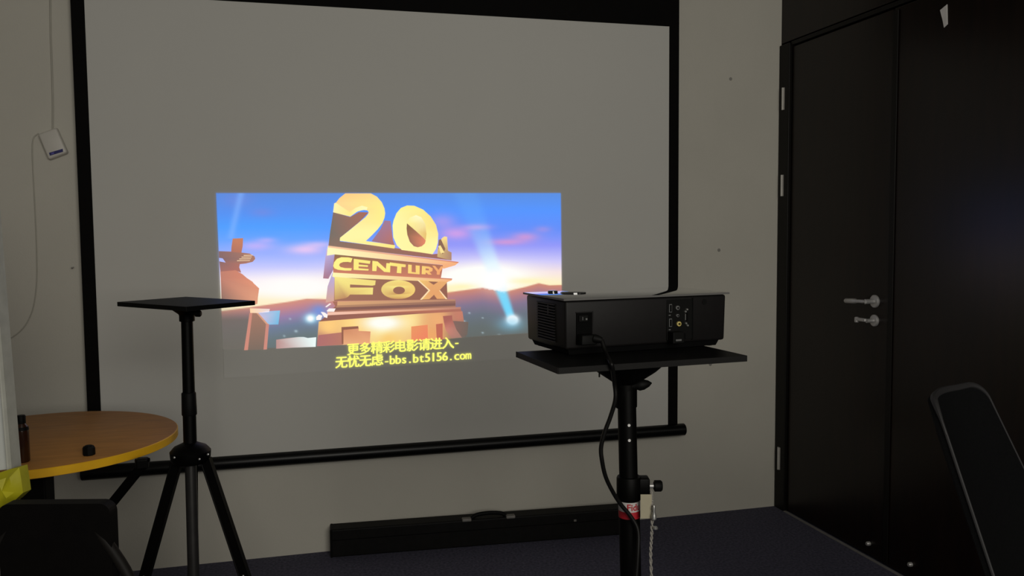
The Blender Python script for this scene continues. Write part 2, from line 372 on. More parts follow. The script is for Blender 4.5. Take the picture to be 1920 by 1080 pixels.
# left rooftop statue and houses
poly('rooftop_tower', Z1([(300, 572), (405, 568), (400, 650), (388, 712), (470, 722), (518, 750), (526, 775), (500, 805), (430, 822), (372, 828), (366, 860), (386, 915), (332, 892), (178, 905), (166, 800), (230, 812), (200, 770), (163, 765), (160, 698), (285, 702), (288, 655)]), anc(Z1, [(350, 600, (206, 132, 98)), (340, 690, (186, 116, 96)), (200, 740, (128, 104, 108)), (500, 770, (172, 122, 104)), (300, 860, (176, 112, 104))]), 1)
for k, yy in enumerate((735, 752, 770, 788)):
    poly('tower_stripe', Z1([(410-k*22, yy+2), (500-k*8, yy), (500-k*10, yy+7), (410-k*22, yy+10)]), (238, 206, 168), 2)
poly('rooftop_dome', Z1([(176, 902), (330, 888), (400, 930), (440, 965), (500, 1005), (535, 1060)])+Z4([(640, 70), (715, 140), (700, 250), (692, 338), (600, 352), (240, 352), (228, 10)]), anc(Z4, [(240, 60, (192, 128, 112)), (500, 60, (216, 134, 110)), (640, 100, (226, 150, 120)), (680, 280, (226, 160, 128)), (300, 330, (150, 118, 106)), (230, 340, (122, 108, 100))]), 1)
poly('house_wall', Z4([(590, 450), (690, 452), (800, 588), (838, 592), (815, 912), (535, 922)]), anc(Z4, [(640, 500, (166, 122, 104)), (700, 850, (122, 108, 98))]), 1)
poly('house_roof', Z4([(598, 392), (850, 400), (840, 440), (690, 452), (602, 450)]), anc(Z4, [(610, 420, (255, 216, 170)), (840, 420, (236, 220, 220))]), 2)
poly('house_window', Z4([(690, 452), (800, 430), (980, 420), (958, 596), (838, 598), (760, 520)]), anc(Z4, [(750, 480, (206, 190, 220)), (870, 500, (140, 206, 240)), (950, 560, (110, 186, 226))]), 2)
poly('house_pillar', Z4([(594, 452), (628, 452), (572, 920), (524, 922)]), (208, 140, 124), 3)
poly('house_pillar', Z4([(802, 588), (840, 590), (812, 912), (770, 915)]), (206, 140, 126), 3)
poly('house_gable', Z4([(680, 452), (705, 452), (835, 596), (800, 590)]), (216, 160, 132), 3)
poly('pale_roof', Z4([(930, 790), (1060, 772), (1215, 755), (1280, 755), (1330, 768), (1437, 758), (1430, 880), (1140, 890), (930, 903)]), anc(Z4, [(960, 850, (186, 140, 136)), (1120, 830, (206, 160, 152)), (1200, 830, (206, 240, 246)), (1400, 820, (240, 255, 252))]), 1)
# stepped tower
poly('tower_side', Z2([(192, 690), (290, 755), (268, 935), (215, 1036), (155, 1032)]), anc(Z2, [(200, 720, (196, 186, 232)), (240, 850, (150, 130, 178)), (190, 1020, (176, 124, 140))]), 1)
poly('tower_side', Z3([(235, 60), (262, 100), (255, 345), (165, 365), (185, 200)]), anc(Z3, [(230, 100, (186, 172, 220)), (210, 330, (214, 168, 150))]), 1)
GOLD, PALE, BRN = (252, 226, 118), (255, 248, 168), (142, 104, 86)
poly('numeral_shadow', Z2([(268, 285), (460, 340), (560, 285), (668, 290), (560, 400), (345, 575), (345, 615), (960, 690), (1040, 700), (1390, 760), (1580, 740), (1600, 830), (215, 668), (232, 520)]), anc(Z2, [(290, 450, (112, 110, 104)), (480, 400, (150, 112, 96)), (600, 320, (170, 104, 92)), (600, 640, (168, 116, 92)), (1400, 780, (160, 104, 92))]), 1)
poly('numeral_shadow', Z2([(845, 380), (915, 385), (940, 600), (960, 660), (700, 615), (800, 480)]), anc(Z2, [(850, 430, (150, 122, 160)), (760, 560, (150, 120, 150)), (900, 520, (226, 124, 110)), (860, 640, (150, 104, 92))]), 1)
two = [(280, 188), (300, 180), (340, 128), (405, 76), (690, 76), (760, 112), (815, 175), (845, 245), (853, 300), (845, 350), (820, 412), (770, 478), (700, 550), (635, 612), (800, 634), (966, 660), (956, 696), (640, 650), (342, 608), (346, 574), (440, 500), (560, 402), (630, 345), (660, 310), (668, 288), (655, 268), (620, 262), (570, 268), (520, 290), (460, 336), (268, 288)]
poly('numeral', Z2(two), anc(Z2, [(420, 110, (255, 206, 132)), (600, 100, (255, 212, 140)), (350, 230, (255, 216, 150)), (830, 300, (255, 240, 140)), (700, 500, PALE), (420, 560, PALE), (900, 670, (255, 232, 130))]), 3)
poly('numeral_highlight', Z2([(280, 188), (300, 182), (455, 288), (520, 240), (590, 214), (655, 232), (645, 262), (600, 262), (540, 280), (460, 336), (268, 288)]), anc(Z2, [(290, 240, (255, 244, 176)), (440, 310, (255, 236, 140)), (600, 235, (255, 250, 186))]), 4)
zero_o = ell(1192, 480, 250, 285, 40, -.35)
zero_o = [(936, 440), (948, 380), (980, 300), (1030, 240), (1100, 212), (1180, 215), (1280, 258), (1365, 335), (1425, 430), (1450, 530), (1445, 630), (1425, 700), (1385, 760), (1240, 738), (1040, 712), (985, 660), (945, 570)]
zero_i = [(1098, 412), (1140, 445), (1200, 500), (1270, 560), (1310, 605), (1300, 640), (1265, 670), (1220, 682), (1175, 670), (1130, 620), (1102, 540), (1094, 470)]
poly('numeral', [Z2(zero_o), Z2(zero_i)], anc(Z2, [(980, 400, PALE), (1150, 230, (255, 240, 140)), (1400, 430, (252, 226, 132)), (1420, 660, PALE), (1000, 640, PALE)]), 3)
poly('numeral_hollow', Z2(zero_i), anc(Z2, [(1110, 440, (140, 100, 70)), (1200, 600, (150, 106, 92)), (1290, 620, (232, 138, 104))]), 2)
poly('numeral_highlight', Z2([(1098, 412), (1130, 350), (1200, 320), (1260, 345), (1305, 420), (1318, 530), (1310, 600), (1200, 500)]), anc(Z2, [(1110, 400, (255, 242, 150)), (1200, 350, (255, 252, 206)), (1310, 560, (232, 190, 110))]), 4)
poly('ordinal_mark', Z2([(1490, 580), (1520, 560), (1550, 565), (1560, 720), (1600, 740), (1600, 830), (1440, 790), (1445, 690)]), anc(Z2, [(1530, 590, (255, 226, 150)), (1590, 780, (170, 128, 112)), (1470, 700, (220, 190, 120))]), 2)
poly('ordinal_mark', Z2([(1455, 600), (1480, 590), (1530, 700), (1500, 760), (1450, 690)]), (140, 104, 84), 3)
poly('ordinal_mark', Z2([(1450, 670), (1475, 660), (1520, 740), (1480, 750)]), (250, 226, 150), 4)
poly('tower_cornice', Z2([(208, 668), (1682, 852), (1640, 885), (1505, 925), (1500, 880), (285, 762), (198, 775)]), anc(Z2, [(220, 720, (255, 250, 190)), (700, 780, (255, 242, 160)), (1100, 840, (255, 222, 140)), (1600, 870, (246, 176, 128))]), 4)
poly('cornice_shadow', Z2([(212, 664), (1680, 846), (1676, 858), (212, 684)]), anc(Z2, [(220, 670, (250, 200, 160)), (1600, 850, (214, 134, 112))]), 5)
poly('lettering_band', Z2([(285, 762), (1505, 882), (1480, 1028), (268, 965), (268, 880)]), anc(Z2, [(300, 780, (140, 106, 76)), (300, 960, (206, 128, 104)), (600, 800, (146, 110, 76)), (600, 860, (146, 108, 78)), (1000, 850, (150, 108, 80)), (1450, 900, (170, 112, 90)), (1470, 1020, (200, 124, 100)), (900, 990, (200, 126, 100))]), 3)
letters = [
 [[(485, 806), (440, 796), (360, 794), (310, 812), (280, 850), (268, 890), (282, 918), (320, 934), (400, 944), (470, 944), (478, 918), (400, 916), (350, 904), (334, 884), (345, 862), (380, 848), (430, 846), (468, 852)]],
 [[(500, 812), (688, 836), (680, 868), (556, 852), (556, 876), (660, 886), (658, 902), (554, 896), (554, 918), (668, 928), (664, 944), (498, 936)]],
 [[(710, 834), (768, 842), (862, 926), (868, 860), (912, 864), (908, 964), (842, 958), (760, 886), (754, 950), (708, 948)]],
 [[(905, 852), (1085, 876), (1082, 906), (1036, 902), (1034, 974), (984, 970), (990, 898), (906, 888)]],
 [[(1112, 876), (1152, 880), (1150, 960), (1198, 966), (1196, 886), (1242, 890), (1240, 986), (1110, 974)]],
 [[(1268, 892), (1350, 900), (1388, 920), (1384, 950), (1352, 962), (1378, 990), (1340, 988), (1312, 964), (1306, 986), (1264, 984)], [(1308, 918), (1346, 924), (1346, 942), (1308, 940)]],
 [[(1384, 888), (1416, 892), (1454, 938), (1482, 896), (1512, 900), (1470, 960), (1466, 990), (1434, 988), (1436, 956)]]]
for l in letters:
    poly('letter', [Z2(q) for q in l], anc(Z2, [(300, 820, (255, 244, 140)), (600, 880, (252, 236, 130)), (900, 900, (255, 238, 130)), (1200, 930, (252, 214, 120)), (1480, 940, (244, 170, 112))]), 5)
poly('tower_cornice', Z3([(240, 56), (1446, 128), (1440, 140), (1390, 158), (1100, 142), (255, 108), (232, 100)]), anc(Z3, [(260, 80, (255, 248, 180)), (800, 110, (255, 240, 150)), (1100, 130, (255, 214, 130)), (1420, 140, (242, 176, 130))]), 4)
poly('cornice_shadow', Z3([(246, 48), (1446, 120), (1446, 130), (244, 60)]), (206, 128, 102), 5)
poly('lettering_band', Z3([(255, 106), (1392, 156), (1400, 332), (250, 348)]), anc(Z3, [(300, 320, (160, 112, 92)), (700, 220, (142, 104, 84)), (1180, 250, (150, 104, 84)), (1390, 320, (150, 100, 84))]), 3)
FX = anc(Z3, [(330, 140, (255, 246, 150)), (330, 240, (252, 228, 120)), (330, 325, (176, 118, 92)), (540, 250, (255, 244, 140)), (900, 180, (255, 240, 140)), (900, 310, (196, 142, 92)), (1050, 240, (246, 210, 120)), (1260, 250, (232, 164, 110))])
poly('letter', Z3([(256, 102), (672, 140), (666, 186), (638, 192), (412, 180), (412, 212), (646, 212), (642, 282), (412, 282), (392, 304), (368, 318), (256, 336)]), FX, 5)
poly('letter', [Z3(ell(900, 232, 172, 96)), Z3(ell(908, 240, 60, 38))], FX, 5)
poly('letter', Z3([(1096, 138), (1196, 144), (1258, 184), (1314, 148), (1400, 154), (1318, 240), (1394, 326), (1292, 326), (1262, 284), (1216, 328), (1122, 332), (1212, 240)]), FX, 5)
for a in ([(1092, 136), (1108, 136), (1224, 240), (1140, 334), (1122, 334), (1206, 240)], [(1314, 240), (1324, 240), (1398, 328), (1380, 328)]):
    poly('letter_edge', Z3(a), (255, 226, 180), 6)
poly('tower_step', Z3([(235, 352), (1480, 330), (1482, 362), (1480, 420), (180, 470), (262, 400)]), anc(Z3, [(260, 420, (166, 110, 92)), (500, 380, (228, 176, 120)), (800, 370, (206, 156, 110)), (1300, 350, (172, 124, 104)), (900, 425, (150, 104, 92))]), 3)
for a, c1, c2 in (([(285, 352), (1475, 330), (1477, 348), (283, 392)], (232, 182, 126), (186, 136, 112)), ([(283, 392), (1477, 348), (1479, 370), (270, 414)], (198, 150, 110), (150, 108, 96)), ([(262, 414), (1479, 370), (1480, 396), (225, 446)], (136, 92, 82), (132, 96, 90))):
    poly('step_moulding', Z3(a), anc(Z3, [(a[0][0], a[0][1], mix(c1, c2, .3)), (650, 385, c1), (a[1][0], a[1][1], c2)]), 4)
poly('step_edge', Z3([(180, 462), (1100, 428), (1535, 408), (1532, 428), (1000, 452), (186, 492)]), anc(Z3, [(200, 475, (246, 196, 176)), (700, 460, (240, 184, 140)), (1500, 420, (190, 132, 116))]), 4)
poly('tower_step', Z3([(186, 490), (1000, 450), (1532, 428), (1548, 470), (100, 556)]), anc(Z3, [(200, 520, (146, 96, 84)), (800, 480, (188, 116, 92)), (1500, 450, (176, 114, 100))]), 3)
bt_top = [(96, 556), (600, 516), (1100, 478), (1550, 452)]; bt_bot = [(76, 806), (340, 792), (740, 770), (1100, 752), (1590, 718)]
bt_col = [(200, 600, (255, 206, 128)), (450, 580, (255, 214, 130)), (740, 600, (255, 244, 180)), (1000, 540, (255, 226, 150)), (1300, 540, (240, 176, 120)), (1520, 500, (200, 130, 110)), (1250, 700, (240, 170, 110)), (800, 740, (250, 206, 120)), (150, 780, (170, 112, 106)), (1560, 640, (126, 112, 104)), (1590, 710, (112, 108, 100))]
Vb = []; Cb = []; NBX, NBY = 60, 14
for j in range(NBY+1):
    for i in range(NBX+1):
        t = i/NBX; xa = 96+(1550-96)*t; xb = 76+(1590-76)*t; v = j/NBY
        ya = ramp([(x, (y,)) for x, y in bt_top], xa)[0]; yb = ramp([(x, (y,)) for x, y in bt_bot], xb)[0]
        X, Y = xa+(xb-xa)*v, ya+(yb-ya)*v
        Vb.append(Z3([(X, Y)])[0]); Cb.append(mix(idw(bt_col, X, Y), (255, 255, 246), 1.25*ga(X, Y, 745, 570, 190, 70)))
lightmesh('tower_base', Vb, [(j*(NBX+1)+i, j*(NBX+1)+i+1, (j+1)*(NBX+1)+i+1, (j+1)*(NBX+1)+i) for j in range(NBY) for i in range(NBX)], Cb, None, 4)
poly('base_shade', Z3([(92, 694), (330, 664), (340, 790), (78, 806)]), anc(Z3, [(110, 740, (176, 112, 112)), (320, 700, (186, 124, 106))]), 5)
poly('base_block', Z3([(325, 612), (495, 602), (500, 630), (345, 640), (345, 785), (328, 780)]), (150, 98, 80), 6)
poly('base_block', Z3([(345, 640), (500, 626), (500, 650), (620, 656), (612, 782), (345, 792)]), anc(Z3, [(380, 640, (206, 138, 102)), (420, 720, (250, 196, 146)), (560, 700, (210, 136, 106)), (600, 770, (240, 176, 130))]), 6)
poly('base_block', Z3([(1032, 606), (1198, 588), (1200, 744), (1032, 754)]), anc(Z3, [(1060, 640, (238, 156, 104)), (1150, 720, (240, 132, 104))]), 6)
poly('base_block', Z3([(1282, 582), (1350, 574), (1350, 738), (1290, 742)]), (196, 112, 92), 6)
poly('base_buttress', Z3([(1352, 500), (1445, 492), (1450, 540), (1490, 640), (1545, 718), (1440, 724), (1380, 640), (1362, 560)]), anc(Z3, [(1400, 520, (170, 100, 92)), (1420, 640, (214, 138, 122)), (1500, 700, (160, 128, 116))]), 6)
poly('base_shade', Z3([(1450, 548), (1556, 556), (1612, 560), (1600, 690), (1545, 718), (1490, 640)]), anc(Z3, [(1500, 600, (140, 108, 100)), (1590, 620, (112, 106, 98))]), 5)
for a in ([(160, 408), (206, 372), (222, 376), (176, 410)], [(176, 446), (200, 424), (266, 424), (250, 456), (182, 456)], [(70, 510), (96, 486), (132, 496), (116, 538), (72, 540)], [(116, 458), (150, 462), (186, 486), (180, 520), (150, 510)]):
    poly('lit_ornament', Z3(a), (255, 246, 244), 6)
# subtitles: two lines of yellow characters
def glyph(ch, x0_, ybase, wpx, hpx, slope, bold, full):
    Vt, Ft = text_mesh(ch, bold)
    if not Ft: return
    xs = [v.x for v in Vt]; ys_ = [v.y for v in Vt]
    if full:
        k = hpx/.93; ox = -.5*(min(xs)+max(xs)); P = [(x0_+wpx/2+(v.x+ox)*k*GS, ybase-(v.y+.085/GS)*k*GS*1.0) for v in Vt]
    else:
        k = hpx/DH; ww = (max(xs)-min(xs))*k; sx = k*min(1., (wpx*.90)/ww); cxm = .5*(min(xs)+max(xs))
        P = [(x0_+wpx/2+(v.x-cxm)*sx, ybase-v.y*k) for v in Vt]
    P = [(x, y+slope*(x-x0_)) for x, y in P]
    PV, PF = [], []
    for dx, dy in (((0, 0), (.7, 0), (-.7, 0), (0, .4), (0, -.4)) if full else ((0, 0), (.6, 0), (-.6, 0))):      # heavier strokes
        n0 = len(PV); PV += [(x+dx, y+dy) for x, y in P]; PF += [tuple(i+n0 for i in f) for f in Ft]
    lightmesh('subtitle_character', PV, PF, [(247, 249, 120)]*len(PV), None, 9)
Vt, Ft = text_mesh('5'); DH = max(v.y for v in Vt)-min(v.y for v in Vt)
Vt, Ft = text_mesh('更'); GS = .93/(max(v.y for v in Vt)-min(v.y for v in Vt)); G0 = -min(v.y for v in Vt)
SL = -.066
for k, ch in enumerate('更多精彩电影请进入'):
    x0_ = 651.3+22.2*k; glyph(ch, x0_, 666.2+SL*(x0_-651), 22.2, 20.6, SL, 0., True)
glyph('-', 850.5, 649.5, 12, 16, SL, 0., False)
for k, ch in enumerate('无忧无虑'):
    x0_ = 629+22.4*k; glyph(ch, x0_, 690.6+SL*(x0_-629), 22.4, 20.6, SL, 0., True)
for k, ch in enumerate('-bbs.bt5156.com'):
    x0_ = 719.5+10.95*k; glyph(ch, x0_, 683.8+SL*(x0_-719), 10.95, 16.2, SL, 0., False)

# ================================================================== PROJECTOR STAND (right)
TZ = 1.08
FL, FR, LB = onZ(1047, 690, TZ), onZ(1400, 667, TZ), onZ(968, 660, TZ)
ex = (FR-FL).normalized(); ey = Z.cross(ex).normalized(); TW = (FR-FL).length; TD = (LB-FL).length+.005
tc_ = FL+ex*(TW/2)+ey*(TD/2)
D1 = (tc_-CAM).dot(FW)
ptop, pbot = dep(1174, 700, D1), dep(1182.5, 1080, D1)
pdir = (pbot-ptop).normalized(); foot = ptop+pdir*((0-ptop.z)/pdir.z)
st = empty('projector_stand', (foot.x, foot.y, 0), 'black pole stand with wide tray carrying the projector', 'stand')
AX = (ex, ey, Z)
obj('tray', bx(tc_-Z*.006, (TW-.004, TD-.004, .012), AX), M_tray, st)
eb = obj('tray_edge', join(bx(FL+ex*(TW/2)-Z*.006, (TW, .003, .0125), AX), bx(FL+ey*(TD/2)-Z*.006, (.003, TD, .0125), AX), bx(FR+ey*(TD/2)-Z*.006, (.003, TD, .0125), AX), bx(LB+ex*(TW/2)-Z*.006, (TW, .003, .0125), AX)), M_edge, st)
pt = ptop.copy()
def along(z): return ptop+pdir*((z-ptop.z)/pdir.z)
obj('tray_bracket', lathe([(.088, 0), (.086, -.008), (.066, -.026), (.030, -.050), (.025, -.054), (.025, -.105), (.022, -.108)], along(TZ-.0125)), M_black, st, True)
obj('upper_pole', tb([along(1.0), along(.70)], .0205, 20), M_black, st, True)
for z in (.925, .892): obj('pole_button', lathe([(.004, 0), (.003, .002)], along(z)+(-FW)*.0198+RT*.001, -FW, 10), M_steel, st, True)
wk = onZ(1196, 720, 1.03)
kb = along(1.012)
obj('tilt_knob', lathe([(.006, .0), (.009, .018), (.0125, .024), (.012, .034), (.007, .046), (.001, .053)], kb+RT*.002-FW*.012-Z*.004, (RT*.98+UP*.16).normalized(), 14), M_rubber, st, True)
zc0, zc1 = dep(1182, 892, D1).z, dep(1182, 935, D1).z
cax = (RT, Vector((-RT.y, RT.x, 0)).normalized(), Z)
obj('clamp_collar', join(lathe([(.0265, 0), (.0275, .004), (.0275, zc0-zc1-.004), (.0255, zc0-zc1)], along(zc1)), bx(along((zc0+zc1)/2+.004)+RT*.026, (.038, .034, zc0-zc1-.012), cax, .004)), M_black, st, True)
kc = dep(1222, 911, D1)
kn = obj('clamp_screw', tb([kc-RT*.006, kc+RT*.012], .005, 10), M_steel, st, True)
obj('clamp_knob', lathe([(.008, 0), (.0125, .002), (.0125, .016), (.010, .019)], kc+RT*.004, RT, 10), M_rubber, kn, True)
obj('lower_pole', tb([along(zc1+.01), along(.04)], .0232, 20), M_black, st, True)
# sticker wrapped on the lower pole
zs0, zs1, zs2 = dep(1182, 937, D1).z, dep(1182, 954, D1).z, dep(1182, 968, D1).z
def wrap(z0_, z1_, rad, m_, name, parent):
    bm = bmesh.new(); a = []
    fx, rx = -Vector((FW.x, FW.y, 0)).normalized(), Vector((RT.x, RT.y, 0)).normalized()
    for k in range(25):
        t = math.radians(-120+10*k); d = fx*math.cos(t)+rx*math.sin(t)
        a.append([bm.verts.new(along(z)+d*rad) for z in (z0_, z1_)])
    for p, q in zip(a, a[1:]): bm.faces.new((p[0], q[0], q[1], p[1]))
    return obj(name, bm, m_, parent, True)
stk = wrap(zs0, zs2, .0236, M_white, 'sticker', st); stk['label'] = 'red and white brand sticker around the pole'
wrap(zs1-.001, zs2, .0239, M_red, 'red_band', stk)
def wrap_text(s, z_base, h, arc0, rad, m_, parent, bold):
    fx, rx = -Vector((FW.x, FW.y, 0)).normalized(), Vector((RT.x, RT.y, 0)).normalized()
    Vt, Ft = text_mesh(s, bold); k = h/.72
    bm = bmesh.new(); vv = []
    for v in Vt:
        t = (arc0+v.x*k)/rad; d = fx*math.sin(math.pi/2-t)+rx*math.sin(t) if False else fx*math.cos(t)+rx*math.sin(t)
        vv.append(bm.verts.new(along(z_base+v.y*k)+d*rad))
    for f in Ft:
        try: bm.faces.new([vv[i] for i in f])
        except ValueError: pass
    return obj('sticker_lettering', bm, m_, parent)
wrap_text('Fidu', zs1+.003, (zs0-zs1)*.72, -.0085, .0241, M_red, stk, .025)
for k in range(3):
    a = math.radians(40+120*k); d = Vector((math.cos(a), math.sin(a), 0))
    lg = obj('leg', tb([along(.42)+d*.028, Vector((foot.x, foot.y, 0))+d*.36+Z*.012], .011, 10), M_black, st, True)
    obj('rubber_foot', lathe([(.017, 0), (.018, .008), (.012, .024)], Vector((foot.x, foot.y, 0))+d*.362, Z, 14), M_rubber, lg, True)
obj('leg_hub', lathe([(.040, 0), (.042, .01), (.042, .05), (.030, .06)], along(.39)), M_black, st, True)

# paper tag and cord hanging from the clamp knob
tg0, tg1 = dep(1201, 927, D1-.034), dep(1222, 972, D1-.034)
tgc = (tg0+tg1)/2
tgo = tag(obj('paper_tag', bx(tgc, ((tg1-tg0).dot(RT), .0008, (tg0-tg1).dot(UP)), (RT, FW, UP)), M_tag), 'blank cream paper tag hanging beside the red sticker', 'tag')
c0 = dep(1221, 918, D1-.012)
cz = empty('hanging_cord', c0, 'pale twisted cord with metal clip hanging from the clamp knob', 'cord')
pts = [dep(1221, 918, D1-.014), dep(1222, 940, D1-.030), dep(1223, 960, D1-.034), dep(1222, 1000, D1-.036), dep(1220, 1040, D1-.036), dep(1222, 1100, D1-.036), dep(1223, 1180, D1-.036)]
cl = spline(pts, 14)
bmc = bmesh.new()
for ph in (0, math.pi):
    q = [p+(RT*math.cos(ph+i*.9)+FW*math.sin(ph+i*.9))*.0019 for i, p in enumerate(cl)]
    tube(bmc, q, .0019, 6)
obj('cord', bmc, M_cordw, cz, True)
mc = dep(1226, 966, D1-.042)
obj('metal_clip', lathe([(.002, .022), (.004, .016), (.0028, .008), (.0055, 0), (.006, -.008), (.002, -.012)], mc, Z, 12), M_tin, cz, True)
obj('clip_ring', lathe([(.006, 0), (.006, .003), (.004, .005)], mc-Z*.030+RT*.003, Z, 12), M_tin, cz, True)

# ================================================================== PROJECTOR
PZ = TZ+.014
A0 = onZ(1060, 657, PZ)
PYAW = math.radians(7.0); px_ = Vector((math.cos(PYAW), math.sin(PYAW), 0)); py_ = Z.cross(px_).normalized()
def column(p0, d, px):      # distance along d from p0 until the picture column px
    a, b_ = 0., .8
    s0 = (p0-CAM).dot(RT)/(p0-CAM).dot(FW)*FPX+960
    for _ in range(50):
        m_ = (a+b_)/2; v = p0+d*m_-CAM; x = 960+FPX*v.dot(RT)/v.dot(FW)
        if abs(x-s0) < abs(px-s0): a = m_
        else: b_ = m_
    return a
PW = column(A0, px_, 1361); PD = column(A0, py_, 987); PH = .107
def rear(px, py):           # picture point on the rear face -> local x, z
    d = ray(px, py); t = (A0-CAM).dot(py_)/d.dot(py_); p = CAM+d*t-A0; return p.dot(px_), p.z
def side(px, py):           # picture point on the left face -> local y, z
    d = ray(px, py); t = (A0-CAM).dot(px_)/d.dot(px_); p = CAM+d*t-A0; return p.dot(py_), p.z
PA = (px_, py_, Z)
def pl(x, y, z): return A0+px_*x+py_*y+Z*z      # x along the rear face, y towards the lens, z up
pj = empty('projector', pl(PW/2, PD/2, -.014), 'black box projector with glossy lid and rear sockets', 'projector')
def slant(x0a, x1a, y0a, y1a, z0a, x0b, x1b, y0b, y1b, z1b, bev):
    bm = bmesh.new(); vs_ = [bm.verts.new(pl(*p)) for p in ((x0a, y0a, z0a), (x1a, y0a, z0a), (x1a, y1a, z0a), (x0a, y1a, z0a), (x0b, y0b, z1b), (x1b, y0b, z1b), (x1b, y1b, z1b), (x0b, y1b, z1b))]
    for f in ((3, 2, 1, 0), (4, 5, 6, 7), (0, 1, 5, 4), (1, 2, 6, 5), (2, 3, 7, 6), (3, 0, 4, 7)): bm.faces.new([vs_[i] for i in f])
    bmesh.ops.bevel(bm, geom=list(bm.edges), offset=bev, segments=3, profile=.5, affect='EDGES'); return bm
body = obj('body', slant(.002, PW-.002, .002, PD-.002, .0, 0, PW, 0, PD, PH, .006), M_proj, pj, True)
obj('underside', slant(.016, PW-.018, .014, PD-.012, -.0128, .010, PW-.012, .010, PD-.008, .001, .001), M_void, pj)
obj('lid', slant(-.004, PW+.004, -.004, PD+.004, PH+.0006, -.005, PW+.005, -.005, PD+.005, PH+.0052, .0015), M_gloss, pj, True)
obj('lid_edge', join(bx(pl(PW/2, -.0052, PH+.003), (PW+.01, .0012, .0042), PA), bx(pl(-.0052, PD/2, PH+.003), (.0012, PD+.01, .0042), PA)), mat('grey_lid_edge', (.13, .125, .12), .45, var=.05), pj)
obj('focus_dial', lathe([(.030, 0), (.030, .0035), (.026, .005)], pl(.085, PD*.62, PH+.005), Z, 28), M_gloss, pj, True)
obj('focus_dial', lathe([(.012, 0), (.012, .004), (.009, .005)], pl(.055, PD*.85, PH+.005), Z, 20), M_gloss, pj, True)
obj('lens', lathe([(.034, 0), (.034, .028), (.030, .030), (.028, .022)], pl(.09, PD-.002, .055), py_, 28), M_rubber, pj, True)
obj('lens_glass', lathe([(.027, 0), (.020, .006), (.002, .009)], pl(.09, PD+.016, .055), py_, 24), M_lens, pj, True)
for fx_, fy_ in ((.03, .03), (PW-.03, .03), (.03, PD-.03), (PW-.03, PD-.03)):
    obj('foot', lathe([(.011, -.014), (.012, -.010), (.010, -.004)], pl(fx_, fy_, 0), Z, 14), M_rubber, pj, True)
# side vent on the left face
(vy0, vz1), (vy1, vz0) = side(1040, 562), side(1009, 632)
vz1 = min(vz1, PH-.012)
vent = obj('side_vent', slant(-.0006, .003, vy0, vy1, vz0, -.0006, .003, vy0, vy1, vz1, .0002), M_void, pj)
NS = 13; pit = (vz1-vz0)/NS
for k in range(NS+1):
    obj('vent_slat', bx(pl(-.0008, (vy0+vy1)/2, vz0+k*pit), (.004, vy1-vy0+.003, pit*.46), PA, .0005), M_proj, vent)
obj('vent_post', bx(pl(-.0008, vy0+(vy1-vy0)*.35, vz1-pit*2), (.003, .006, pit*3.2), PA), M_proj, vent)
# rear face: power inlet, port panel
ix0, iz1 = rear(1080, 586); ix1, iz0 = rear(1110, 645); iz0 = max(iz0, .010); icx, icz = (ix0+ix1)/2, (iz0+iz1)/2
inl = obj('power_inlet', bx(pl(icx, -.0002, icz), (ix1-ix0, .002, iz1-iz0), PA, .0006), M_void, pj)
obj('inlet_frame', join(bx(pl(ix1+.001, -.001, icz), (.003, .003, iz1-iz0+.002), PA), bx(pl(icx, -.001, iz1), (ix1-ix0+.002, .003, .002), PA)), M_proj, inl)
q = rear(1093, 597); obj('rocker_switch', bx(pl(q[0], -.002, q[1]), (.022, .004, .014), PA, .001), M_rubber, inl)
q = rear(1091, 597); obj('switch_mark', bx(pl(q[0], -.0043, q[1]), (.0014, .0006, .007), PA), M_grey, inl)
q = rear(1098, 598); obj('switch_mark', bx(pl(q[0], -.0043, q[1]), (.004, .0006, .004), PA), M_grey, inl)
gx = rear(1298, 600)[0]; sx0 = rear(1249, 600)[0]
pan = obj('port_panel', bx(pl((gx+sx0)/2, -.0003, .054), (gx-sx0-.002, .0016, .092), PA, .0005), M_rubber, pj)
obj('panel_groove', bx(pl(gx, -.0008, .054), (.003, .001, .096), PA), M_void, pj)
for y in (578, 605):
    x, z = rear(1256.5, y)
    hd = obj('digital_port', bx(pl(x, -.0015, z), (.0075, .002, .019), PA, .0006), M_grey, pan)
    obj('port_slot', bx(pl(x, -.0027, z), (.0046, .001, .0155), PA), M_void, hd)
    x, z = rear(1255, y+13); obj('port_print', bx(pl(x, -.0014, z), (.005, .0006, .0022), PA), M_grey, pan)
def jack(px, py, r_, m_, name):
    x, z = rear(px, py)
    j = obj(name, lathe([(r_, 0), (r_, .004), (r_*.66, .0045), (r_*.62, .003)], pl(x, -.0008, z), -py_, 18), m_, pan, True)
    obj('jack_pin', lathe([(r_*.32, 0), (r_*.32, .004)], pl(x, -.0032, z), -py_, 10), M_void, j, True)
jack(1269, 577, .0050, M_grey, 'audio_jack'); jack(1269, 591.5, .0036, M_grey, 'audio_jack'); jack(1271.5, 607, .0056, M_yel, 'video_jack')
x, z = rear(1286, 594)
vga = obj('monitor_port', bx(pl(x, -.0012, z), (.009, .002, .024), PA, .001), M_proj, pan)
obj('port_slot', bx(pl(x+.0005, -.0024, z), (.006, .001, .020), PA, .0008), M_void, vga)
obj('port_edge_light', bx(pl(x-.003, -.0026, z), (.0013, .0014, .014), PA), M_tin, vga)
for qx, qy in ((1287, 580), (1284, 584), (1285, 606), (1288, 610)):
    q = rear(qx, qy); obj('port_screw', lathe([(.0026, 0), (.0026, .003), (.0018, .004)], pl(q[0], -.001, q[1]), -py_, 8), M_tin, pan, True)
q = rear(1283, 630); obj('usb_port', bx(pl(q[0], -.001, q[1]), (.005, .002, .012), PA), M_void, pan)
ux, uz = rear(1264, 632)
usb = empty('usb_dongle', pl(ux, -.002, uz), 'small black dongle plugged into the projector rear panel', 'dongle')
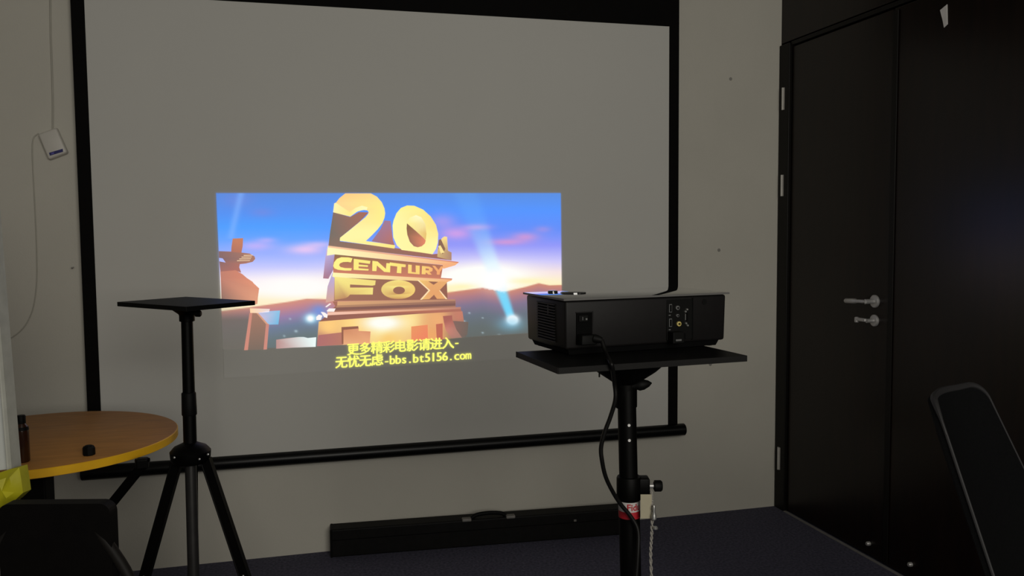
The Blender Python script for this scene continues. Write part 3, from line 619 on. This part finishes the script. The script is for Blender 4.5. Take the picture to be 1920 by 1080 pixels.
obj('shell', bx(pl(ux-.003, -.013, uz+.001), (.030, .024, .026), PA, .002), M_rubber, usb)
obj('printed_label', bx(pl(ux-.004, -.0253, uz-.004), (.015, .0006, .004), PA), M_grey, usb)
q = rear(1321, 566); obj('rear_emblem', lathe([(.0065, 0), (.0065, .0008)], pl(q[0], 0, q[1]), -py_, 18), M_rubber, pj, True)
# power cable: plug in the inlet, falling over the tray and down beside the pole
cb = empty('power_cable', pl(.04, -.02, .02), 'black power cable drooping from the projector over the tray edge', 'cable')
ux, uz = rear(1094, 634)
cb.location = pl(ux, -.02, uz); ORG[cb.name] = pl(ux, -.02, uz)
obj('plug', slant(ux-.019, ux+.019, -.030, -.0012, uz-.012, ux-.017, ux+.017, -.028, -.0012, uz+.010, .003), M_rubber, cb, True)
ez = onZ(1144, 684, TZ)
cp = [pl(ux+.012, -.026, uz+.002), pl(ux+.026, -.036, uz-.002), onZ(1137, 664, TZ+.010), ez+Z*.0065, ez-ey*.010-Z*.004]
obj('strain_relief', tb([cp[0], (cp[0]+cp[1])/2, cp[1]], [.0095, .0088, .0062], 12), M_rubber, cb, True)
cp = cp[1:]
for x, y, o_ in ((1152, 717, .125), (1154, 747, .118), (1145, 780, .11), (1134, 810, .105), (1127, 839, .10), (1129, 865, .095), (1136, 895, .08), (1150, 924, .06), (1165, 947, .045), (1183, 969, .04), (1196, 995, .042), (1196, 1040, .05), (1190, 1120, .06), (1180, 1250, .09), (1160, 1400, .14)):
    cp.append(dep(x, y, D1-o_))
obj('cable', tb(spline(cp, 10), .0046, 10), M_cord, cb, True)
# small screw hanging under the tray
scw = dep(1122, 698, D1-.13)
obj('tray_screw', tb([FL+ex*.094+ey*.01-Z*.011, FL+ex*.094+ey*.01-Z*.026], .0018, 8), M_black, st)

# ================================================================== TRIPOD STAND (left)
D2 = 2.5
tp, tq = dep(350.5, 600, D2), dep(363, 1080, D2)
td = (tq-tp).normalized()
def al2(z): return tp+td*((z-tp.z)/td.z)
PLZ = 1.152
tf = al2(0)
tr2 = empty('tripod_stand', (tf.x, tf.y, 0), 'empty black tripod stand with small square top beside the yellow table', 'stand')
pc = al2(PLZ); a45 = math.radians(45)-YAW
vd = ray(350, 566); vd = Vector((vd.x, vd.y, 0)).normalized(); vl = Vector((vd.y, -vd.x, 0)); d1_ = Vector((RT.x, RT.y, 0)).normalized()*.2035; d2_ = vd*.2035; eX = (d1_+d2_).normalized(); eY = Z.cross(eX)
SQ = .288
obj('platform', bx(pc-Z*.003+Vector((RT.x, RT.y, 0))*-.001, ((d1_+d2_).length, (d1_-d2_).length, .013), (eX, eY, Z), .001), M_tray, tr2)
obj('platform_bracket', lathe([(.054, 0), (.050, -.004), (.024, -.024), (.022, -.028), (.022, -.045), (.018, -.047)], al2(PLZ-.0095)), M_black, tr2, True)
kk = al2(PLZ-.032)
obj('tilt_knob', lathe([(.004, 0), (.005, .018), (.010, .020), (.0105, .032), (.007, .036)], kk+RT*.010-FW*.01, RT, 10), M_rubber, tr2, True)
z_a, z_b, z_h = dep(352, 735, D2).z, dep(355, 778, D2).z, dep(358, 838, D2).z
obj('upper_pole', tb([al2(PLZ-.05), al2(z_a-.012)], [.0165, .0172], 18), M_black, tr2, True)
obj('pole_collar', lathe([(.0205, 0), (.0215, .003), (.0205, z_a-z_b-.003), (.0185, z_a-z_b)], al2(z_b)), M_rubber, tr2, True)
obj('middle_pole', tb([al2(z_b+.005), al2(z_h-.005)], .0188, 18), M_black, tr2, True)
hub = obj('leg_hub', lathe([(.050, -.045), (.056, -.035), (.058, -.012), (.046, .002), (.028, .010), (.020, .014)], al2(z_h)), M_black, tr2, True)
for (x, y) in ((390, 852), (374, 861), (327, 858)):
    p = dep(x, y, D2-.055); obj('rivet', lathe([(.0035, 0), (.003, .002), (.001, .003)], p, -FW, 10), M_tin, hub, True)
zfl = .0
obj('centre_tube', tb([al2(z_h-.03), al2(.13)], .0165, 18), mat('grey_steel_tube', (.05, .048, .046), .4, metal=.6, var=.1), tr2, True)
def gleg(p_top, p_mid):
    d = (p_mid-p_top).normalized(); e = p_top+d*((.012-p_top.z)/d.z); return p_top, e
for (x0_, y0_, x1_, y1_, da, db) in ((333, 862, 272, 1080, 0, -.0), (386, 862, 459, 1080, 0, -.0), (360, 866, 362, 1080, .03, .13)):
    a, b_ = gleg(dep(x0_, y0_, D2+da), dep(x1_, y1_, D2+db))
    d = (b_-a).normalized(); s = d.cross(FW).normalized(); q = d.cross(s).normalized()
    lg = obj('leg', bx((a+b_)/2, ((b_-a).length, .0285 if da == 0 else .022, .018), (d, s, q), .003), M_black, tr2)
    obj('foot_cap', bx(b_-d*.012, (.034, .034, .024), (d, s, q), .005), M_rubber, lg)
    m_ = a+(b_-a)*.5; c_ = al2(.16)
    br = obj('brace', bx((m_+c_)/2, ((c_-m_).length, .012, .006), ((c_-m_).normalized(), (c_-m_).normalized().cross(FW).normalized(), FW), .001), M_black, lg)
    obj('rivet', lathe([(.0035, 0), (.003, .002), (.001, .003)], m_-FW*.011, -FW, 10), M_tin, lg, True)
obj('brace_collar', lathe([(.024, -.02), (.024, .02), (.018, .024)], al2(.16)), M_black, tr2, True)

# ================================================================== ROUND YELLOW TABLE
TC = Vector((-3.028, -.80, 0)); TR = .393
tbl = empty('round_table', TC, 'round ochre yellow table on a dark column leg', 'table')
obj('table_top', lathe([(TR-.002, 0), (TR-.002, .024), (TR-.005, .026)], TC+Z*.714, Z, 72), M_table, tbl, True)
bm = bmesh.new(); n = 72
R_ = [[bm.verts.new(TC+Vector((r*math.cos(2*math.pi*k/n), r*math.sin(2*math.pi*k/n), z))) for k in range(n)] for r, z in ((TR-.002, .7145), (TR+.0005, .7155), (TR+.0005, .7365), (TR-.002, .7385))]
for a, b_ in zip(R_, R_[1:]):
    for k in range(n): bm.faces.new((a[k], a[(k+1) % n], b_[(k+1) % n], b_[k]))
obj('edge_band', bm, M_tedge, tbl, True)
cpx = onZ(71, 893, .714); col = Vector((-3.0, -.92, 0))
Dcol = 2.52
colc = dep(71, 940, 2.38); colc.z = 0
obj('column', bx(colc+Z*.367, (.072, .05, .694), (Vector((RT.x, RT.y, 0)).normalized(), Vector((FW.x, FW.y, 0)).normalized(), Z), .004), M_seatb, tbl)
obj('base_plate', bx(colc+Z*.010, (.34, .34, .02), None, .006), M_seatb, tbl)
ba, bb_ = dep(268, 872, 2.36), dep(150, 1018, 2.40)
dd = (bb_-ba)
obj('brace', bx((ba+bb_)/2, (dd.length, .018, .014), (dd.normalized(), dd.normalized().cross(FW).normalized(), FW), .003), M_black, tbl)
obj('brace_clamp', join(bx(dep(267, 870, 2.36)+Z*0.002, (.032, .03, .030), None, .005), tb([dep(254, 864, 2.36), dep(280, 862, 2.36)], .006, 8)), M_black, tbl)
# things on the table
def on_table(x, y): return onZ(x, y, .740)
bp = on_table(43, 866)
bt = empty('bottle', bp, 'slim dark amber bottle with black cap at the table edge', 'bottle')
obj('glass_body', lathe([(.0155, 0), (.018, .003), (.018, .085), (.0165, .097), (.010, .106), (.009, .110)], bp, Z, 20), M_amber, bt, True)
obj('label_band', lathe([(.0183, .088), (.0175, .092), (.0168, .097)], bp, Z, 20), M_rubber, bt, True)
obj('cap', lathe([(.0115, .106), (.0118, .125), (.010, .128)], bp, Z, 18), M_rubber, bt, True)
bp2 = on_table(167, 853)
blk = empty('desk_knob', bp2, 'small dark faceted knob lying alone on the yellow table', 'knob')
obj('knob_body', lathe([(.0155, 0), (.0165, .003), (.0165, .020), (.0135, .0255)], bp2, Z, 8), M_rubber, blk)
obj('knob_top', lathe([(.010, .0255), (.009, .0275)], bp2, Z, 12), M_seatb, blk)

# ================================================================== WHITE BOARD AT THE LEFT EDGE
D3 = 1.85
wb = empty('display_board', dep(-120, 1000, D3)*1, 'white standing board cut off by the left picture edge', 'board')
tl, bl = dep(-15.5, 380, D3+.02), dep(25, 878, D3-.02)
up_ = (tl-bl).normalized(); rt_ = (RT-up_*RT.dot(up_)).normalized(); nn = rt_.cross(up_).normalized()
W3, H3 = .62, (tl-bl).length
cen = bl-rt_*(W3/2)+up_*(H3/2)
obj('board_panel', bx(cen+nn*(-.0), (W3, .020, H3), (rt_, nn, up_), .002), M_board, wb)
obj('edge_frame', bx(bl+rt_*.0055+up_*(H3/2)+nn*.006, (.011, .030, H3), (rt_, nn, up_), .002), M_bedge, wb)
obj('tape_patch', bx(dep(6, 715, D3-.004)-nn*.011, (.02, .001, .012), (rt_, nn, up_)), M_scrap, wb)
lf = dep(-330, 900, D3); lf2 = dep(-60, 900, D3)
for q in (bl-rt_*.12, bl-rt_*.5):
    t0 = q+up_*.3+nn*.02; obj('support_post', tb([t0, Vector((t0.x-.03, t0.y+.04, .0))], .012, 10), M_tube, wb, True)
# yellow green plastic bag hanging from the lower corner of the board
bgp = [(-40, 905), (0, 886), (18, 880), (36, 876), (40, 900), (43, 924), (28, 938), (12, 950), (0, 955), (-40, 968)]
bag_f = [dep(x, y, D3-.075) for x, y in bgp]; bc = sum(bag_f, Vector())/len(bag_f)
bm = bmesh.new(); fr = [bm.verts.new(p) for p in bag_f]; bk = [bm.verts.new(p+FW*.03) for p in bag_f]
mid = [bm.verts.new(bc+(p-bc)*.62-FW*(.012+.006*math.sin(i*2.3))) for i, p in enumerate(bag_f)]; ce = bm.verts.new(bc-FW*.012); n = len(fr)
for k in range(n):
    j = (k+1) % n
    bm.faces.new((fr[k], fr[j], mid[j], mid[k])); bm.faces.new((mid[k], mid[j], ce)); bm.faces.new((fr[j], fr[k], bk[k], bk[j]))
bm.faces.new(bk[::-1])
tag(obj('plastic_bag', bm, M_bag, None, True, bc), 'crumpled yellow green plastic bag at the foot of the white board', 'bag')

# ================================================================== BLACK CHAIR under the table (left)
D4 = 1.66
ch = empty('side_chair', Vector((dep(95, 1000, D4).x, dep(95, 1000, D4).y+.2, 0)), 'black chair with low rounded backrest in front of the yellow table', 'chair')
hx = Vector((RT.x, RT.y, 0)).normalized(); hy_ = Vector((FW.x, FW.y, 0)).normalized()
bc4 = dep(100, 945, D4); zt4 = bc4.z; bc4.z = 0
def rrect(w_, z0_, z1_, r_, n=6):
    o = []
    for (sx, cz_, a0) in ((1, z1_, 0), (-1, z1_, 90), (-1, z0_, 180), (1, z0_, 270)):
        for k in range(n+1):
            a = math.radians(a0+90*k/n); ccz = cz_-r_ if cz_ == z1_ else cz_+r_
            o.append((sx*(w_/2-r_)+r_*math.cos(a), ccz+r_*math.sin(a)))
    return o
W4 = 2*(dep(206, 950, D4)-dep(100, 950, D4)).dot(hx)
obj('backrest', prism([bc4+hx*x+Z*z for x, z in rrect(W4, zt4-.30, zt4, .022)], hy_*.03), M_seatb, ch)
obj('seat', prism([bc4+hx*x+hy_*(.02+y)+Z*.44 for x, y in rrect(W4+.06, .0, .40, .05)], Z*.05), M_seatb, ch)
for s in (1, -1):
    top = dep(190 if s > 0 else 10, 1003, D4+.015); low = dep(243 if s > 0 else -43, 1085, D4+.015)
    d = (low-top).normalized(); top = top-d*.02
    end = Vector((low.x, low.y, 0))+hx*(s*.02)
    obj('leg', tb(spline([top, low, low-Z*.10+hx*s*.015, end+Z*.0], 6), .0115, 10), M_tube, ch, True)
    fe = bc4+hx*(s*W4/2)+hy_*.40
    obj('leg', tb([fe+Z*.44, fe+hx*s*.03+hy_*.03], .0115, 10), M_tube, ch, True)

# ================================================================== LONG CARRY CASE on the floor
cl0, cr0 = onZ(621, 1046, 0), onZ(1180, 1002, 0)
ce_ = (cr0-cl0).normalized(); cn = Z.cross(ce_).normalized(); CLn = (cr0-cl0).length
cs = empty('carry_case', (cl0+cr0)/2, 'long black carry case lying along the wall under the screen', 'case')
CD, CH = .085, .118
obj('case_body', bx((cl0+cr0)/2+cn*(CD/2)+Z*(CH/2), (CLn, CD, CH), (ce_, cn, Z), .006), M_case, cs)
obj('lid_seam', bx((cl0+cr0)/2-cn*.0004+Z*(CH*.62), (CLn-.01, .001, .003), (ce_, cn, Z)), M_void, cs)
for x in (.002, CLn-.002): obj('end_cap', bx(cl0+ce_*x+cn*(CD/2)+Z*(CH/2), (.010, CD+.004, CH+.002), (ce_, cn, Z), .004), M_rubber, cs)
ha, hb = onY(873, 969, cl0.y+.02), onY(957, 962, cl0.y+.02)
def ont(px): # point on the case top by pixel column
    a, b_ = 0., CLn
    for _ in range(40):
        m_ = (a+b_)/2; P = cl0+ce_*m_+cn*.02+Z*CH; v = P-CAM
        if 960+FPX*v.dot(RT)/v.dot(FW) < px: a = m_
        else: b_ = m_
    return cl0+ce_*a+cn*.02+Z*CH
q0, q1, qa, qb = ont(884), ont(949), ont(874), ont(956)
hd = obj('handle', tb(spline([q0+Z*.001, q0+(q1-q0)*.15+Z*.014, q0+(q1-q0)*.5+Z*.019, q0+(q1-q0)*.85+Z*.014, q1+Z*.001], 6), .0085, 10), M_rubber, cs, True)
for q, s in ((qa, 1), (qb, 1)): obj('handle_bracket', bx(q+Z*.001-cn*.012, (.040, .030, .013), (ce_, cn, Z), .004), M_scuff, cs)
obj('latch', bx(ont(1076)-cn*.021-Z*.036, (.012, .004, .009), (ce_, cn, Z), .001), M_scuff, cs)

# ================================================================== ROUTER AND WIRES on the wall
rc = onY(101, 270, -.018)
ra = math.radians(24)
e1 = Vector((math.cos(ra), 0, math.sin(ra)*.55)).normalized()
tlr, trr, brr, blr = [onY(x, y, -.004) for x, y in ((73, 252), (109, 239), (131, 288), (94, 302))]
def quadbox(p, q, h, shrink=.93):
    bm = bmesh.new(); ctr = sum(p, Vector())/4
    a = [bm.verts.new(v) for v in p]; c = [bm.verts.new(ctr+(v-ctr)*shrink+Vector((0, -h, 0))) for v in p]
    bm.faces.new(a[::-1]); bm.faces.new(c)
    for k in range(4): bm.faces.new((a[k], a[(k+1) % 4], c[(k+1) % 4], c[k]))
    bmesh.ops.bevel(bm, geom=list(bm.edges), offset=.007, segments=3, profile=.5, affect='EDGES'); return bm
ro = empty('wall_router', rc, 'small white network device hanging crooked on the wall', 'router')
obj('housing', quadbox([tlr, trr, brr, blr], None, .028), M_router, ro, True)
lb = [onY(x, y, -.0328) for x, y in ((92, 286.5), (117.5, 279), (118.5, 284.5), (93.5, 292))]
obj('label_strip', prism(lb, (0, -.001, 0)), M_rlabel, ro)
lb = [onY(x, y, -.0340) for x, y in ((96, 286.8), (101, 285.2), (101.8, 288.2), (96.8, 289.8))]
obj('status_light', prism(lb, (0, -.0006, 0)), mat('violet_print', (.12, .10, .45), .5), ro)
wp = [onY(x, y, -.004) for x, y in ((94, -30), (95, 60), (97, 120), (99, 190), (99, 244))]
tag(obj('wall_wire', tb(spline(wp, 6), .0035, 8), M_wire, None, True), 'painted wire running up the wall from the router', 'wire', 'wires of the wall router')
wp = [onY(x, y, -.003) for x, y in ((72, 250), (62, 262), (61, 300), (66, 400), (69, 480), (68, 540), (58, 590), (32, 626), (-30, 660))]
tag(obj('wall_wire', tb(spline(wp, 6), .0024, 8), M_wire, None, True), 'thin loose wire trailing down the wall below the router', 'wire', 'wires of the wall router')
nl = onY(135, 503, 0)
tag(obj('wall_nail', tb([nl+Vector((.0, .004, 0)), nl+Vector((.004, -.022, .003)), nl+Vector((.012, -.022, .004))], .0025, 8), M_plug, None, True), 'short bent nail in the wall beside the screen edge', 'nail')
for (x, y, lab) in ((1370, 148, 'small grey wall plug high between screen and door'), (1348, 469, 'small grey wall plug level with the projector top'), (1332, 683, 'small grey wall plug just below the projector tray')):
    p = onY(x, y, 0)
    tag(obj('wall_plug', lathe([(.008, 0), (.007, .002), (.003, .003)], p, Vector((0, -1, 0)), 12), M_plug, None, True), lab, 'wall plug', 'wall plugs between the screen and the door')

# ================================================================== OFFICE CHAIR (right)
def hp(X, D): return Vector((CAM.x, CAM.y, 0))+hx*X+hy_*D
pl_, pr_ = hp(.822, 1.74), hp(1.052, 1.96)
wdir = (pr_-pl_).normalized(); nf = Vector((wdir.y, -wdir.x, 0))
if nf.dot(hx) < 0: nf = -nf
mid_ = (pl_+pr_)/2; ztop = .985
oc = empty('office_chair', mid_+nf*.30, 'dark office chair with grey piped backrest in front of the door', 'chair')
rec = math.radians(23); dn = (-Z*math.cos(rec)+nf*math.sin(rec))      # down the backrest
ub = nf*math.cos(rec)+Z*math.sin(rec)
def bpt(s, t, off=0.):      # s -1..1 across, t metres down from the top
    hw = .140+.16*min(t, .45); cv = .035*(s*s)
    return mid_+Z*ztop+wdir*(s*hw)+dn*t+ub*(cv+off)
out = []
rcn = .075
def outline():
    o = []
    for k in range(9):       # top left corner
        a = math.radians(180-90*k/8); o.append((-1+.42*(1+math.cos(a)), .075*(1-math.sin(a))))
    for k in range(1, 8): o.append((-.58+1.16*k/8*1.0, -.006*math.sin(math.pi*k/8)))
    for k in range(9):
        a = math.radians(90-90*k/8); o.append((1-.30*(1-math.cos(a)), .045*(1-math.sin(a))))
    for k in range(1, 12): o.append((1, .045+(.44-.045)*k/11))
    for k in range(1, 10): o.append((1-2*k/10, .46))
    for k in range(12): o.append((-1, .44-(.44-.075)*k/11))
    return o
ol = outline()
bm = bmesh.new(); n = len(ol)
fr = [bm.verts.new(bpt(s, t, .012)) for s, t in ol]; bk = [bm.verts.new(bpt(s, t, -.004)) for s, t in ol]
def inner(f, off): return [bm.verts.new(bpt(s*f, .22+(t-.22)*f, off)) for s, t in ol]
for ring0, sgn in ((fr, 1), (bk, -1)):
    prev = ring0
    for f in (.8, .5, .2):
        nx_ = inner(f, (.016 if sgn > 0 else -.008))
        for k in range(n): bm.faces.new((prev[k], prev[(k+1) % n], nx_[(k+1) % n], nx_[k]))
        prev = nx_
    bm.faces.new(prev)
for k in range(n): bm.faces.new((fr[k], fr[(k+1) % n], bk[(k+1) % n], bk[k]))
back = obj('backrest', bm, M_mesh, oc, True)
rim_pts = [bpt(s, t, .010) for s, t in ol]
bm = bmesh.new(); rr_ = []
tube(bm, rim_pts+[rim_pts[0]], [.0034+.0040*max(0., 1-t/.05) for s, t in ol]+[.0034], 8)
obj('rim_piping', bm, M_rim, back, True)
sz = .47; sb = mid_+dn*.46; sb.z = 0; sb = sb+nf*.03
seat_c = sb+nf*.24+Z*sz
bm = bx(seat_c, (.47, .48, .07), (nf, wdir, Z), .03)
obj('seat', bm, M_mesh, oc, True)
obj('back_bar', tb(spline([bpt(0, .30, -.02), bpt(0, .46, -.03), seat_c-nf*.16-Z*.05, seat_c-Z*.05], 6), .016, 10), M_rubber, oc, True)
for s in (1, -1):
    a = seat_c+wdir*(s*.27)
    ar = obj('armrest', bx(a+Z*.19-nf*.02, (.24, .06, .025), (nf, wdir, Z), .010), M_rubber, oc)
    obj('arm_post', tb([a-wdir*s*.05-Z*.03, a-Z*.02, a+Z*.18], .014, 10), M_rubber, ar, True)
bs = Vector((seat_c.x, seat_c.y, 0))
obj('gas_column', lathe([(.028, .09), (.028, .25), (.016, .255), (.016, .44)], bs, Z, 18), M_rubber, oc, True)
for k in range(5):
    a = 2*math.pi*k/5+.3; d = Vector((math.cos(a), math.sin(a), 0))
    sp_ = obj('base_arm', tb([bs+Z*.10, bs+d*.16+Z*.095, bs+d*.28+Z*.068], [.024, .018, .013], 10), M_rubber, oc, True)
    obj('caster', lathe([(.020, -.02), (.029, -.016), (.029, .016), (.020, .02)], bs+d*.285+Z*.029, d.cross(Z), 16), M_rubber, sp_, True)
